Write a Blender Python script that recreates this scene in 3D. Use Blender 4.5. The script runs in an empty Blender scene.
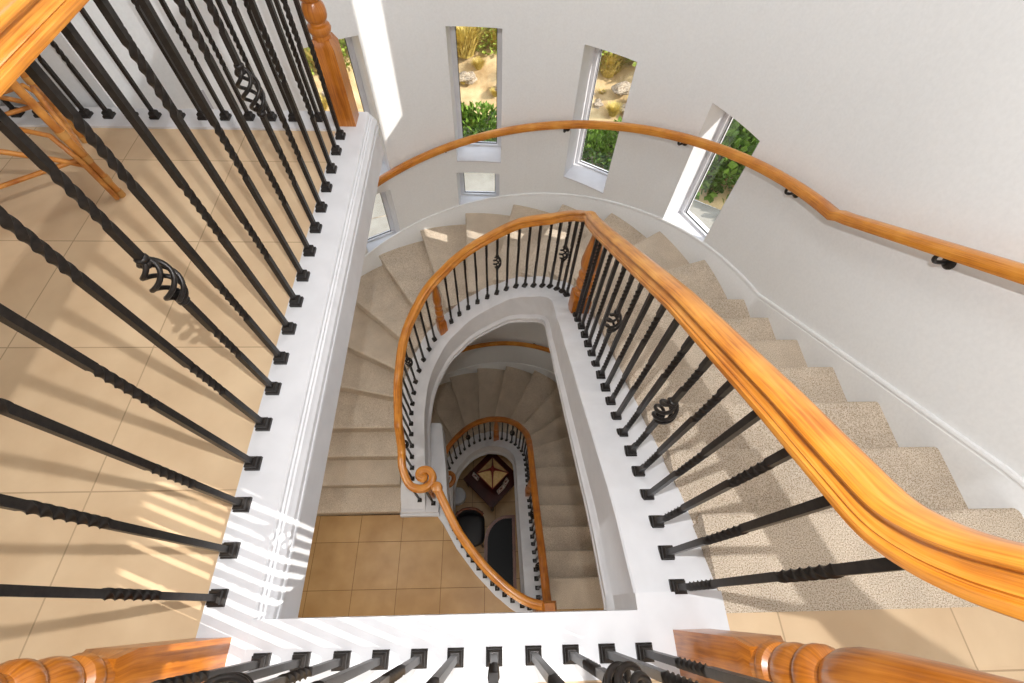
import bpy, bmesh, math, random
from mathutils import Vector, Matrix
random.seed(7)
PI = math.pi
S = bpy.context.scene
COL = S.collection
F = 3.85             # floor to floor, 22 risers
RISE = .175
CX, CY, RW = -.222, 1.80, 2.05      # curved stair wall: centre and radius

# ---------------------------------------------------------------- materials
def mat(name, col, rough=.5, metal=0., spec=.5):
    m = bpy.data.materials.new(name); m.use_nodes = True
    b = m.node_tree.nodes['Principled BSDF']
    b.inputs['Base Color'].default_value = (*col, 1)
    b.inputs['Roughness'].default_value = rough
    b.inputs['Metallic'].default_value = metal
    b.inputs['Specular IOR Level'].default_value = spec
    return m
def N(m, t, **kw):
    n = m.node_tree.nodes.new(t)
    for k, v in kw.items(): setattr(n, k, v)
    return n
def L(m, a, b): m.node_tree.links.new(a, b)
def bsdf(m): return m.node_tree.nodes['Principled BSDF']
def noise_ramp(m, scale, c0, c1, p0=.35, p1=.65, detail=4, coord='Object', stretch=None, bump=0, bdist=.002):
    tc = N(m, 'ShaderNodeTexCoord'); mp = N(m, 'ShaderNodeMapping')
    L(m, tc.outputs[coord], mp.inputs['Vector'])
    if stretch: mp.inputs['Scale'].default_value = stretch
    n = N(m, 'ShaderNodeTexNoise'); n.inputs['Scale'].default_value = scale; n.inputs['Detail'].default_value = detail
    L(m, mp.outputs['Vector'], n.inputs['Vector'])
    r = N(m, 'ShaderNodeValToRGB')
    r.color_ramp.elements[0].position = p0; r.color_ramp.elements[0].color = (*c0, 1)
    r.color_ramp.elements[1].position = p1; r.color_ramp.elements[1].color = (*c1, 1)
    L(m, n.outputs['Fac'], r.inputs['Fac'])
    L(m, r.outputs['Color'], bsdf(m).inputs['Base Color'])
    if bump:
        bp = N(m, 'ShaderNodeBump'); bp.inputs['Strength'].default_value = bump; bp.inputs['Distance'].default_value = bdist
        L(m, n.outputs['Fac'], bp.inputs['Height']); L(m, bp.outputs['Normal'], bsdf(m).inputs['Normal'])
    return r

def srgb(r, g, b):
    f = lambda c: (c/255/12.92) if c/255 <= .04045 else ((c/255+.055)/1.055)**2.4
    return (f(r), f(g), f(b))

M = {}
M['wall'] = mat('wall_paint', srgb(224, 219, 213), .75, 0, .25)
noise_ramp(M['wall'], 60, srgb(236, 237, 237), srgb(241, 242, 242), .3, .7, bump=.03, bdist=.001)
M['white'] = mat('white_trim_paint', srgb(240, 239, 240), .38, 0, .4)
noise_ramp(M['white'], 9, srgb(216, 216, 219), srgb(223, 223, 226), .35, .65)
M['ceiling'] = mat('ceiling_paint', srgb(238, 237, 234), .8)
M['iron'] = mat('dark_iron', srgb(42, 36, 33), .38, .35, .5)
noise_ramp(M['iron'], 90, srgb(28, 24, 22), srgb(42, 37, 34), .35, .65, bump=.15, bdist=.0006)
def wood(name, c0, c1, c2, rough=.3):
    m = mat(name, c1, rough, 0, .5)
    tc = N(m, 'ShaderNodeTexCoord'); mp = N(m, 'ShaderNodeMapping')
    mp.inputs['Scale'].default_value = (1, 1, 1)
    L(m, tc.outputs['UV'], mp.inputs['Vector'])
    n1 = N(m, 'ShaderNodeTexNoise'); n1.inputs['Scale'].default_value = 1; n1.inputs['Detail'].default_value = 5
    mp.inputs['Scale'].default_value = (6, 60, 1)
    L(m, mp.outputs['Vector'], n1.inputs['Vector'])
    n2 = N(m, 'ShaderNodeTexNoise'); n2.inputs['Scale'].default_value = 7; n2.inputs['Detail'].default_value = 3
    L(m, tc.outputs['Object'], n2.inputs['Vector'])
    mx = N(m, 'ShaderNodeMath', operation='MULTIPLY_ADD'); mx.inputs[1].default_value = .55
    hl = N(m, 'ShaderNodeMath', operation='MULTIPLY'); hl.inputs[1].default_value = .45
    L(m, n2.outputs['Fac'], hl.inputs[0]); L(m, n1.outputs['Fac'], mx.inputs[0]); L(m, hl.outputs[0], mx.inputs[2])
    r = N(m, 'ShaderNodeValToRGB'); e = r.color_ramp.elements
    e[0].position = .36; e[0].color = (*c0, 1); e[1].position = .66; e[1].color = (*c2, 1)
    k = e.new(.5); k.color = (*c1, 1)
    L(m, mx.outputs[0], r.inputs['Fac']); L(m, r.outputs['Color'], bsdf(m).inputs['Base Color'])
    bsdf(m).inputs['Coat Weight'].default_value = .35; bsdf(m).inputs['Coat Roughness'].default_value = .18
    return m
M['oak'] = wood('honey_oak', srgb(172, 96, 22), srgb(210, 134, 42), srgb(228, 160, 68))
M['newel'] = wood('amber_oak', srgb(140, 74, 16), srgb(178, 104, 28), srgb(200, 126, 44))
M['dark_wood'] = wood('dark_mahogany', srgb(40, 14, 10), srgb(58, 20, 14), srgb(78, 30, 20))
bsdf(M['dark_wood']).inputs['Coat Weight'].default_value = 0
bsdf(M['dark_wood']).inputs['Specular IOR Level'].default_value = .2
M['walnut'] = wood('brown_walnut', srgb(84, 44, 24), srgb(112, 62, 36), srgb(136, 80, 48))
bsdf(M['walnut']).inputs['Coat Weight'].default_value = 0
M['rattan'] = mat('rattan', srgb(208, 140, 62), .42)
noise_ramp(M['rattan'], 18, srgb(156, 88, 28), srgb(206, 142, 66), .3, .7)
M['rattan_binding'] = mat('rattan_binding', srgb(190, 138, 74), .5)
# carpet
M['carpet'] = mat('carpet', srgb(186, 168, 146), .95, 0, .1)
def carpet(m):
    tc = N(m, 'ShaderNodeTexCoord')
    n = N(m, 'ShaderNodeTexNoise'); n.inputs['Scale'].default_value = 250; n.inputs['Detail'].default_value = 2
    L(m, tc.outputs['Object'], n.inputs['Vector'])
    r = N(m, 'ShaderNodeValToRGB'); e = r.color_ramp.elements
    e[0].position = .36; e[0].color = (*srgb(164, 144, 120), 1)
    e[1].position = .62; e[1].color = (*srgb(226, 213, 197), 1)
    k = e.new(.48); k.color = (*srgb(204, 187, 165), 1)
    L(m, n.outputs['Fac'], r.inputs['Fac'])
    n2 = N(m, 'ShaderNodeTexNoise'); n2.inputs['Scale'].default_value = 5; n2.inputs['Detail'].default_value = 2
    L(m, tc.outputs['Object'], n2.inputs['Vector'])
    mr = N(m, 'ShaderNodeMapRange'); mr.inputs[1].default_value = .3; mr.inputs[2].default_value = .7; mr.inputs[3].default_value = .88; mr.inputs[4].default_value = 1.06
    L(m, n2.outputs['Fac'], mr.inputs[0])
    mx = N(m, 'ShaderNodeMix', data_type='RGBA', blend_type='MULTIPLY'); mx.inputs[0].default_value = 1
    L(m, r.outputs['Color'], mx.inputs[6]); L(m, mr.outputs[0], mx.inputs[7])
    L(m, mx.outputs[2], bsdf(m).inputs['Base Color'])
    bp = N(m, 'ShaderNodeBump'); bp.inputs['Strength'].default_value = .6; bp.inputs['Distance'].default_value = .006
    L(m, n.outputs['Fac'], bp.inputs['Height']); L(m, bp.outputs['Normal'], bsdf(m).inputs['Normal'])
carpet(M['carpet'])
# tiles
def tile_mat(name, c0, c1, grout, pitch, ox, oy, w=.004):
    m = mat(name, c0, .34, 0, .45)
    tc = N(m, 'ShaderNodeTexCoord'); sp = N(m, 'ShaderNodeSeparateXYZ'); L(m, tc.outputs['Object'], sp.inputs[0])
    masks, cells = [], []
    for ax, off in (('X', ox), ('Y', oy)):
        a = N(m, 'ShaderNodeMath', operation='SUBTRACT'); L(m, sp.outputs[ax], a.inputs[0]); a.inputs[1].default_value = off
        b = N(m, 'ShaderNodeMath', operation='DIVIDE'); L(m, a.outputs[0], b.inputs[0]); b.inputs[1].default_value = pitch
        fl = N(m, 'ShaderNodeMath', operation='FLOOR'); L(m, b.outputs[0], fl.inputs[0]); cells.append(fl)
        fr = N(m, 'ShaderNodeMath', operation='FRACT'); L(m, b.outputs[0], fr.inputs[0])
        c = N(m, 'ShaderNodeMath', operation='SUBTRACT'); L(m, fr.outputs[0], c.inputs[0]); c.inputs[1].default_value = .5
        d = N(m, 'ShaderNodeMath', operation='ABSOLUTE'); L(m, c.outputs[0], d.inputs[0])
        g = N(m, 'ShaderNodeMath', operation='GREATER_THAN'); L(m, d.outputs[0], g.inputs[0]); g.inputs[1].default_value = .5-w/pitch/2
        masks.append(g)
    mk = N(m, 'ShaderNodeMath', operation='MAXIMUM'); L(m, masks[0].outputs[0], mk.inputs[0]); L(m, masks[1].outputs[0], mk.inputs[1])
    cb = N(m, 'ShaderNodeCombineXYZ'); L(m, cells[0].outputs[0], cb.inputs[0]); L(m, cells[1].outputs[0], cb.inputs[1])
    wn = N(m, 'ShaderNodeTexWhiteNoise'); L(m, cb.outputs[0], wn.inputs['Vector'])
    n = N(m, 'ShaderNodeTexNoise'); n.inputs['Scale'].default_value = 4.5; n.inputs['Detail'].default_value = 6; L(m, tc.outputs['Object'], n.inputs['Vector'])
    ad = N(m, 'ShaderNodeMath', operation='MULTIPLY_ADD'); L(m, wn.outputs['Value'], ad.inputs[0]); ad.inputs[1].default_value = .18; L(m, n.outputs['Fac'], ad.inputs[2])
    r = N(m, 'ShaderNodeValToRGB'); e = r.color_ramp.elements
    e[0].position = .38; e[0].color = (*c0, 1); e[1].position = .8; e[1].color = (*c1, 1)
    L(m, ad.outputs[0], r.inputs['Fac'])
    mx = N(m, 'ShaderNodeMix', data_type='RGBA'); L(m, mk.outputs[0], mx.inputs[0]); L(m, r.outputs['Color'], mx.inputs[6]); mx.inputs[7].default_value = (*grout, 1)
    L(m, mx.outputs[2], bsdf(m).inputs['Base Color'])
    rr = N(m, 'ShaderNodeMath', operation='MULTIPLY_ADD'); L(m, mk.outputs[0], rr.inputs[0]); rr.inputs[1].default_value = .4; rr.inputs[2].default_value = .36
    L(m, rr.outputs[0], bsdf(m).inputs['Roughness'])
    return m
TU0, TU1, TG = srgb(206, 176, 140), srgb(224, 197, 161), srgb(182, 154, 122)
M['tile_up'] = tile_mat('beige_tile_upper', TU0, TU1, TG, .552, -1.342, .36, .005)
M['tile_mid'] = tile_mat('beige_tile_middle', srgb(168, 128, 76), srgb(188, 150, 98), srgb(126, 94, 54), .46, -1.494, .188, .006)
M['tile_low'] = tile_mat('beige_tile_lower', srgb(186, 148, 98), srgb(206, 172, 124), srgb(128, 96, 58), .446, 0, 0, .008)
# glass that daylight passes
M['glass'] = bpy.data.materials.new('window_glass'); M['glass'].use_nodes = True
def glass(m):
    nt = m.node_tree; nt.nodes.remove(bsdf(m))
    out = nt.nodes['Material Output']
    t = N(m, 'ShaderNodeBsdfTransparent'); g = N(m, 'ShaderNodeBsdfGlossy'); g.inputs['Roughness'].default_value = .02
    mx = N(m, 'ShaderNodeMixShader'); mx.inputs[0].default_value = .035; L(m, t.outputs[0], mx.inputs[1]); L(m, g.outputs[0], mx.inputs[2])
    L(m, mx.outputs[0], out.inputs[0])
glass(M['glass'])
M['black_rubber'] = mat('black_seal', srgb(18, 18, 18), .5)
M['plate'] = mat('grey_plastic', srgb(190, 190, 194), .4)
M['cream'] = mat('cream_lamp_panel', srgb(222, 190, 130), .6)
noise_ramp(M['cream'], 14, srgb(206, 172, 112), srgb(230, 202, 146), .3, .7)
M['maroon'] = mat('maroon_trim', srgb(112, 30, 22), .5)
M['leather'] = mat('black_leather', srgb(20, 20, 24), .45)
M['table_glass'] = mat('dark_glass_top', srgb(8, 9, 10), .3, 0, .12)
M['photo'] = mat('photo_print', srgb(200, 190, 186), .4)
noise_ramp(M['photo'], 22, srgb(150, 40, 40), srgb(226, 220, 216), .42, .52)
M['silver'] = mat('silver_frame', srgb(200, 196, 190), .35, .6)
M['paving'] = mat('concrete_paving', srgb(150, 146, 136), .85)
noise_ramp(M['paving'], 5, srgb(146, 141, 130), srgb(164, 160, 150), .3, .7)
M['soil'] = mat('dry_soil', srgb(206, 172, 112), .95)
noise_ramp(M['soil'], 3.2, srgb(166, 136, 94), srgb(214, 188, 142), .3, .6, detail=8, bump=.8, bdist=.05)
def leaf_mat(name, c0, c1):
    m = mat(name, c0, .55, 0, .3); noise_ramp(m, 9, c0, c1, .3, .7); return m
M['hedge'] = leaf_mat('hedge_leaf', srgb(62, 96, 30), srgb(128, 160, 62))
M['olive'] = leaf_mat('olive_leaf', srgb(124, 146, 54), srgb(198, 214, 108))
M['gold'] = leaf_mat('gold_grass', srgb(186, 160, 74), srgb(232, 212, 130))
M['rock'] = mat('pale_rock', srgb(170, 150, 126), .9)
noise_ramp(M['rock'], 6, srgb(120, 104, 88), srgb(200, 184, 160), .3, .7, bump=.5, bdist=.03)
M['stucco'] = mat('outer_stucco', srgb(222, 214, 202), .9)

# ---------------------------------------------------------------- mesh builder
class MB:
    def __init__(s): s.v = []; s.f = []; s.uv = {}
    def add(s, vs, fs):
        o = len(s.v); s.v += [tuple(p) for p in vs]
        s.f += [tuple(i+o for i in f) for f in fs]
        return o
    def box(s, x0, x1, y0, y1, z0, z1, mtx=None):
        vs = [Vector((x, y, z)) for z in (z0, z1) for y in (y0, y1) for x in (x0, x1)]
        if mtx: vs = [mtx @ p for p in vs]
        s.add(vs, [(0, 2, 3, 1), (4, 5, 7, 6), (0, 1, 5, 4), (2, 6, 7, 3), (0, 4, 6, 2), (1, 3, 7, 5)])
    def rings(s, rings, close=True, caps=True, uvl=None):
        n = len(rings[0]); o = len(s.v); base = len(s.f)
        for r in rings: s.v += [tuple(p) for p in r]
        for i in range(len(rings)-1):
            for j in range(n if close else n-1):
                k = (j+1) % n
                s.f.append((o+i*n+j, o+i*n+k, o+(i+1)*n+k, o+(i+1)*n+j))
                if uvl:
                    a, b = uvl[i], uvl[i+1]; t0, t1 = j/n, (j+1)/n
                    s.uv[len(s.f)-1] = ((a, t0), (a, t1), (b, t1), (b, t0))
        if caps and close:
            s.f.append(tuple(o+j for j in range(n-1, -1, -1)))
            s.f.append(tuple(o+(len(rings)-1)*n+j for j in range(n)))
    def tube(s, pts, r, n=8, caps=True):
        pts = [Vector(p) for p in pts]; rings = []; ref = None; uvl = []; acc = 0
        for i, p in enumerate(pts):
            t = (pts[min(i+1, len(pts)-1)]-pts[max(i-1, 0)]).normalized()
            if ref is None:
                ref = Vector((.12, .31, .94))
                if abs(t.dot(ref)) > .85: ref = Vector((1, .2, 0))
            a = (ref-t*ref.dot(t)).normalized(); ref = a; b = t.cross(a)
            rr = r(i/(len(pts)-1)) if callable(r) else r
            rings.append([p+a*math.cos(2*PI*k/n)*rr+b*math.sin(2*PI*k/n)*rr for k in range(n)])
            if i: acc += (p-pts[i-1]).length
            uvl.append(acc)
        s.rings(rings, True, caps, uvl)
    def lathe(s, prof, x=0, y=0, z=0, n=20):
        rings = [[(x+r*math.cos(2*PI*k/n), y+r*math.sin(2*PI*k/n), z+h) for k in range(n)] for h, r in prof]
        s.rings(rings, True, True, [h for h, r in prof])
    def sweep(s, pts, prof, caps=True, perp=False):
        """prof (t,dz): t to the LEFT of the direction of travel, vertical section"""
        pts = [Vector(p) for p in pts]; n = len(pts); rings = []; uvl = []; acc = 0
        for i, p in enumerate(pts):
            a = pts[min(i+1, n-1)]-pts[max(i-1, 0)]; tg = a.normalized(); a.z = 0
            if a.length < 1e-6: a = Vector((0, 1, 0))
            a.normalize(); nl = Vector((-a.y, a.x, 0))
            up = tg.cross(nl).normalized() if perp else Vector((0, 0, 1))
            rings.append([p+nl*t+up*dz for t, dz in prof])
            if i: acc += (p-pts[i-1]).length
            uvl.append(acc)
        s.rings(rings, True, caps, uvl)
    def prism(s, poly, z0, z1):
        n = len(poly)
        s.add([(x, y, z0) for x, y in poly]+[(x, y, z1) for x, y in poly],
              [tuple(range(n-1, -1, -1)), tuple(range(n, 2*n))]+[(i, (i+1) % n, n+(i+1) % n, n+i) for i in range(n)])
    def build(s, name, m, parent=None, smooth=None, bevel=0, loc=None):
        me = bpy.data.meshes.new(name); me.from_pydata(s.v, [], s.f)
        if s.uv:
            ul = me.uv_layers.new(name='UVMap')
            for fi, c in s.uv.items():
                p = me.polygons[fi]
                for li, u in zip(p.loop_indices, c): ul.data[li].uv = u
        bm = bmesh.new(); bm.from_mesh(me)
        bmesh.ops.recalc_face_normals(bm, faces=bm.faces)
        if bevel:
            ed = [e for e in bm.edges if e.is_manifold and e.calc_face_angle(0) > .5]
            bmesh.ops.bevel(bm, geom=ed, offset=bevel, segments=2, affect='EDGES', profile=.6)
        bm.to_mesh(me); bm.free()
        if smooth is not None:
            for p in me.polygons: p.use_smooth = True
            try: me.set_sharp_from_angle(angle=math.radians(smooth))
            except Exception: pass
        me.materials.append(m)
        o = bpy.data.objects.new(name, me); COL.objects.link(o)
        if parent: o.parent = parent
        if loc: o.location = loc
        return o
def add_mat(o, m):
    o.data.materials.append(m); return len(o.data.materials)-1
def thing(name, label, cat, loc=(0, 0, 0), group=None):
    o = bpy.data.objects.new(name, None); COL.objects.link(o); o.location = loc; o.empty_display_size = .1
    o['label'] = label; o['category'] = cat
    if group: o['group'] = group
    return o
def tag(o, label, cat, group=None):
    o['label'] = label; o['category'] = cat
    if group: o['group'] = group
    return o
def struct(o, label=None, cat='structure'):
    o['kind'] = 'structure'
    if label: o['label'] = label; o['category'] = cat
    return o
def part(o, label): o['label'] = label; return o
def reorigin(root, children_world=True):
    pass
def copy_tree(o, parent, loc=None):
    c = o.copy(); COL.objects.link(c); c.parent = parent
    if loc is not None: c.location = loc
    for ch in list(o.children):
        d = ch.copy(); COL.objects.link(d); d.parent = c
    return c

# ---------------------------------------------------------------- plan curves
def catmull(pts, step=.03):
    P = [Vector(p).to_3d() for p in pts]; out = []
    for i in range(len(P)-1):
        p0, p1, p2, p3 = P[max(i-1, 0)], P[i], P[i+1], P[min(i+2, len(P)-1)]
        n = max(2, int((p2-p1).length/step))
        for k in range(n):
            t = k/n
            out.append(.5*((2*p1)+(-p0+p2)*t+(2*p0-5*p1+4*p2-p3)*t*t+(-p0+3*p1-3*p2+p3)*t**3))
    out.append(P[-1]); return out
RUN = .274
def znose(x, y):
    if x > CX and y < 1.88: return -RISE*(y-.264)/RUN
    if x < CX and y < 1.80: return -18*RISE-RISE*(1.70-y)/.26
    th = math.degrees(math.atan2(y-CY, x-CX))
    if th < 0: th += 360
    return -6*RISE-RISE*(th-3)/15
def smooth_z(pts, w=6, it=2):
    for _ in range(it):
        z = [p.z for p in pts]; n = len(z)
        for i, p in enumerate(pts):
            k = min(w, i, n-1-i)
            seg = z[i-k:i+k+1]; p.z = sum(seg)/len(seg)
    return pts
UP_IN = [(.572, -.02), (.572, .4), (.572, .9), (.573, 1.4), (.577, 1.75), (.586, 1.92), (.594, 2.08), (.590, 2.19), (.570, 2.275), (.535, 2.348), (.486, 2.415), (.427, 2.47), (.354, 2.518), (.279, 2.56), (.2, 2.592), (.113, 2.618), (.022, 2.63), (-.071, 2.633), (-.17, 2.626), (-.265, 2.611), (-.358, 2.587), (-.445, 2.551), (-.541, 2.502), (-.625, 2.442), (-.692, 2.374), (-.757, 2.296), (-.811, 2.213), (-.853, 2.123), (-.880, 2.034), (-.9, 1.942), (-.912, 1.853), (-.918, 1.76), (-.919, 1.664), (-.917, 1.45), (-.917, 1.2), (-.917, .93)]
LO_IN = [(0.45, -0.02), (0.448, 0.08), (0.445, 0.4), (0.437, 0.9), (0.436, 1.4), (0.437, 1.75), (0.434, 1.843), (0.424, 1.949), (0.401, 2.039), (0.363, 2.123), (0.316, 2.199), (0.257, 2.272), (0.188, 2.338), (0.108, 2.392), (0.018, 2.435), (-0.079, 2.472), (-0.171, 2.489), (-0.26, 2.491), (-0.358, 2.479), (-0.449, 2.458), (-0.536, 2.424), (-0.615, 2.378), (-0.693, 2.325), (-0.765, 2.262), (-0.822, 2.19), (-0.868, 2.1), (-0.897, 2.01), (-0.912, 1.91), (-0.917, 1.78), (-0.917, 1.45), (-0.917, 1.2), (-0.917, 0.93)]
def inner3(pl):
    pts = catmull([(x, y, 0) for x, y in pl])
    for p in pts: p.z = min(0.0, max(znose(p.x, p.y)-.10, -F+.12))
    return smooth_z(pts)
UPI = inner3(UP_IN)
RUN = .282
LOI = inner3(LO_IN)
RUN = .274
def path_z(path, x, y):
    return min(path, key=lambda p: (p.x-x)**2+(p.y-y)**2).z
def normal_at(path, i):
    a = path[min(i+1, len(path)-1)]-path[max(i-1, 0)]; a.z = 0; a.normalize(); return Vector((-a.y, a.x, 0))
def offset_path(path, t):
    return [p+normal_at(path, i)*t for i, p in enumerate(path)]
def cyl(th, r=RW): return CX+r*math.cos(math.radians(th)), CY+r*math.sin(math.radians(th))
XR = CX+RW           # 1.828 plane of the straight right wall
XL = CX-RW           # -2.272

# nose lines: outer point on the wall, direction to the inner rail
def nose_line(k):
    """returns (origin, direction) of nose k, direction pointing to the open well"""
    if k <= 6: y = .264+(RUN if k < 6 else .274)*k; return Vector((XR, y, 0)), Vector((-1, 0, 0))
    if k >= 18: y = 1.70-.26*(k-18); return Vector((XL, y, 0)), Vector((1, 0, 0))
    th = 3+15*(k-6); x, y = cyl(th)
    d = Vector((CX-x, CY-y, 0)).normalized(); return Vector((x, y, 0)), d
def hit(path, o, d, tmax=9):
    best = None
    for i in range(len(path)-1):
        a, b = path[i], path[i+1]
        ex, ey = b.x-a.x, b.y-a.y
        det = d.x*(-ey)+d.y*ex
        if abs(det) < 1e-9: continue
        rx, ry = a.x-o.x, a.y-o.y
        t = (rx*(-ey)+ry*ex)/det; u = (d.x*ry-d.y*rx)/det
        if -1e-6 <= u <= 1+1e-6 and 0 < t < tmax and (best is None or t < best[0]): best = (t, i+u)
    return best
def path_pt(path, u):
    i = min(int(u), len(path)-2); f = u-i
    return path[i]*(1-f)+path[i+1]*f
def outer_pts(k0, k1, n=8):
    o0, o1 = nose_line(k0)[0], nose_line(k1)[0]
    out = []
    for j in range(n+1):
        k = k0+(k1-k0)*j/n
        if k <= 6: out.append(Vector((XR, .264+(RUN if k < 6 else .274)*k, 0)))
        elif k >= 18: out.append(Vector((XL, 1.70-.26*(k-18), 0)))
        else: out.append(Vector((*cyl(3+15*(k-6)), 0)))
    return out

# ---------------------------------------------------------------- stairs
def skirting_pts(ys=True):
    pts = []
    for y in [-.03+.06*i for i in range(32)]: pts.append(Vector((XR, y, min(.115, -RISE*(y-.264)/RUN+.115))))
    for th in range(4, 181, 3):
        pts.append(Vector((*cyl(th), -6*RISE-RISE*(th-3)/15+.13)))
    for i in range(1, 15):
        y = 1.8-.06*i; pts.append(Vector((XL, y, max(-F+.115, -18*RISE-RISE*(1.70-y)/.26+.13))))
    return smooth_z(pts, 2, 1)
def build_stairs(path, z0, label, last_label):
    st = thing('staircase', label, 'stairs', (.9, .26, z0))
    inv = Vector((-.9, -.26, 0))
    edge = offset_path(path, -.125)
    us = {}
    for k in range(0, 23):
        o, d = nose_line(k); h = hit(edge, o, d, 1.75)
        us[k] = h[1] if h else (0 if k < 3 else len(edge)-1.001)
    NS = .028
    for k in range(0, 22):
        # tread k reaches from riser k-1 to nose k
        if k == 0:
            back_o = Vector((XR, -.03, 0)); back_i = Vector((edge[0].x, -.03, 0)); u0 = 0
            outer = [Vector((XR, -.03+.294*j/6, 0)) for j in range(7)]
            inner = [Vector((edge[0].x, -.03+.294*j/6, 0)) for j in range(7)]
        else:
            u0, u1 = us[k-1], us[k]
            u0 = max(0, u0-.15*(u1-u0))
            outer = outer_pts(k-1.15, k, 8); n = 8
            inner = [path_pt(edge, u0+(u1-u0)*j/n).copy() for j in range(n+1)]
        zt = -RISE*k
        # nose: extend front by NS beyond the riser, riser set back
        fo, fi = outer[-1], inner[-1]
        fd = (outer[-1]-outer[-2]).normalized()
        nrm = Vector((-(fi-fo).normalized().y, (fi-fo).normalized().x, 0))
        if nrm.dot(fd) < 0: nrm = -nrm
        mb = MB(); n = len(outer)
        top = outer+inner[::-1]
        # rows across the tread in travel direction
        rows = []
        for j in range(n-1): rows.append((outer[j], inner[j], 0.0))
        rr = .022
        prof = [(-rr, 0)]+[(-rr+rr*math.sin(a), -rr+rr*math.cos(a)) for a in (PI/6, PI/3, PI/2)]+[(-.004, -.034), (-NS, -.042), (-NS, -RISE-.11)]
        secs = [[(p, 0.0) for p in ()]]
        L_o = [Vector((a.x, a.y, zt)) for a, b, c in rows]; L_i = [Vector((b.x, b.y, zt)) for a, b, c in rows]
        for dx, dz in prof:
            L_o.append(Vector((fo.x, fo.y, zt))+nrm*dx+Vector((0, 0, dz)))
            L_i.append(Vector((fi.x, fi.y, zt))+nrm*dx+Vector((0, 0, dz)))
        # close underneath
        L_o.append(Vector((outer[0].x, outer[0].y, zt-.11 if k else zt-.2))); L_i.append(Vector((inner[0].x, inner[0].y, zt-.11 if k else zt-.2)))
        m_ = len(L_o); W = 10
        ringsv = []
        for q in range(W+1):
            f = q/W; ringsv.append([L_o[a].lerp(L_i[a], f)+inv for a in range(m_)])
        mb.rings(ringsv, True, True)
        s = mb.build('step', M['carpet'], st, smooth=50)
    # stringer with slab top, fascia and moulding
    prof = [(.14, -.006), (.134, 0), (-.13, 0), (-.13, -.42), (.125, -.42), (.150, -.415), (.160, -.40), (.160, -.385), (.152, -.378), (.152, -.362), (.162, -.352), (.162, -.325), (.150, -.31), (.146, -.296), (.14, -.288)]
    mb = MB(); mb.sweep([p+inv for p in path], prof)
    mb.build('stringer', M['white'], st, smooth=40)
    # soffit beneath the steps
    sk = skirting_pts()
    mb = MB(); rings = []
    ed = offset_path(path, -.10)
    for k4 in range(0, 22*3-1):
        k = k4/3
        o = outer_pts(k, k, 1)[0]
        kk = min(int(k), 21); u = us[kk]+(us[kk+1]-us[kk])*(k-kk)
        i = path_pt(ed, u)
        zz = -RISE*k-.36
        rings.append([Vector((o.x, o.y, zz))+inv, Vector((i.x, i.y, zz))+inv, Vector((i.x, i.y, zz-.03))+inv, Vector((o.x, o.y, zz-.03))+inv])
    mb.rings(rings, True, True); mb.build('soffit', M['wall'], st, smooth=40)
    # skirting on the wall side
    prof = [(0.0, .0), (.012, -.002), (.016, -.008), (.016, -.018), (.011, -.024), (.011, -.032), (.014, -.036), (.014, -.34), (0.0, -.34)]
    mb = MB(); mb.sweep([p+inv for p in sk], prof)
    mb.build('skirting', M['wall'], st, smooth=40)
    # end pedestal of the stringer at the foot
    x0 = path[-1].x
    mb = MB()
    mb.box(x0-.132, x0+.145, .925, 1.22, -F, -F+.13)
    mb.box(x0+.145, x0+.285, .925, 1.22, -F, -F+.122)
    mb.box(x0-.14, x0+.29, .895, .93, -F, -F+.07)
    o = mb.build('stringer_foot', M['white'], st, bevel=.004); o.location = inv
    return st
stair_up = build_stairs(UPI, 0, 'beige carpeted winding stairs going down from the top tiled landing to the middle floor', '')
RUN = .282
stair_lo = build_stairs(LOI, -F, 'lower beige carpeted winding stairs going down from the middle floor to the bottom floor', '')

RUN = .274
# ---------------------------------------------------------------- railings
HB = .0088
def baluster_mesh(kind, H, stair):
    if stair: dbl, sgl, bc, bt = [(.10, .28), (.60, .78)], [(.34, .56)], .46, [(.10, .26), (.64, .78)]
    else: dbl, sgl, bc, bt = [(.29, .47), (.84, 1.02)], [(.53, .73)], .657, [(.27, .43), (.84, 1.0)]
    tw = {'d': dbl, 's': sgl, 'b': bt}[kind]
    def ring(z, a, h=HB):
        return [(h*1.414*math.cos(a+PI/4+k*PI/2), h*1.414*math.sin(a+PI/4+k*PI/2), z) for k in range(4)]
    spans = []; gap = None
    if kind == 'b': gap = (bc-.074, bc+.074)
    mb = MB()
    def bar(z0, z1, a0):
        rs = [ring(z0, a0)]; a = a0
        for t0, t1 in tw:
            if t1 <= z0 or t0 >= z1: continue
            t1 = min(t1, z1-.03)
            if t1-t0 < .03: continue
            n = 44; turns = (t1-t0)/.105*PI*1.75
            turns = round(turns/(PI/2))*PI/2
            for i in range(n+1):
                rs.append(ring(t0+(t1-t0)*i/n, a+turns*i/n))
            a += turns
        rs.append(ring(z1, a)); mb.rings(rs, True, True)
    if gap: bar(0, gap[0], 0); bar(gap[1], H, 0)
    else: bar(0, H, 0)
    bk = None
    if gap:
        bk = MB()
        for q in range(4):
            pts = []
            for i in range(25):
                t = i/24; r = .0075+.0265*math.sin(PI*t)**.7; a = q*PI/2+2*PI*.85*t
                pts.append((r*math.cos(a), r*math.sin(a), gap[0]+(gap[1]-gap[0])*t))
            bk.tube(pts, .0064, 8)
        for z in gap:
            bk.lathe([(z-.016, .0125), (z-.012, .016), (z-.004, .016), (z, .013), (z+.004, .016), (z+.012, .016), (z+.016, .0125)], n=10)
    return mb, bk
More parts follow.
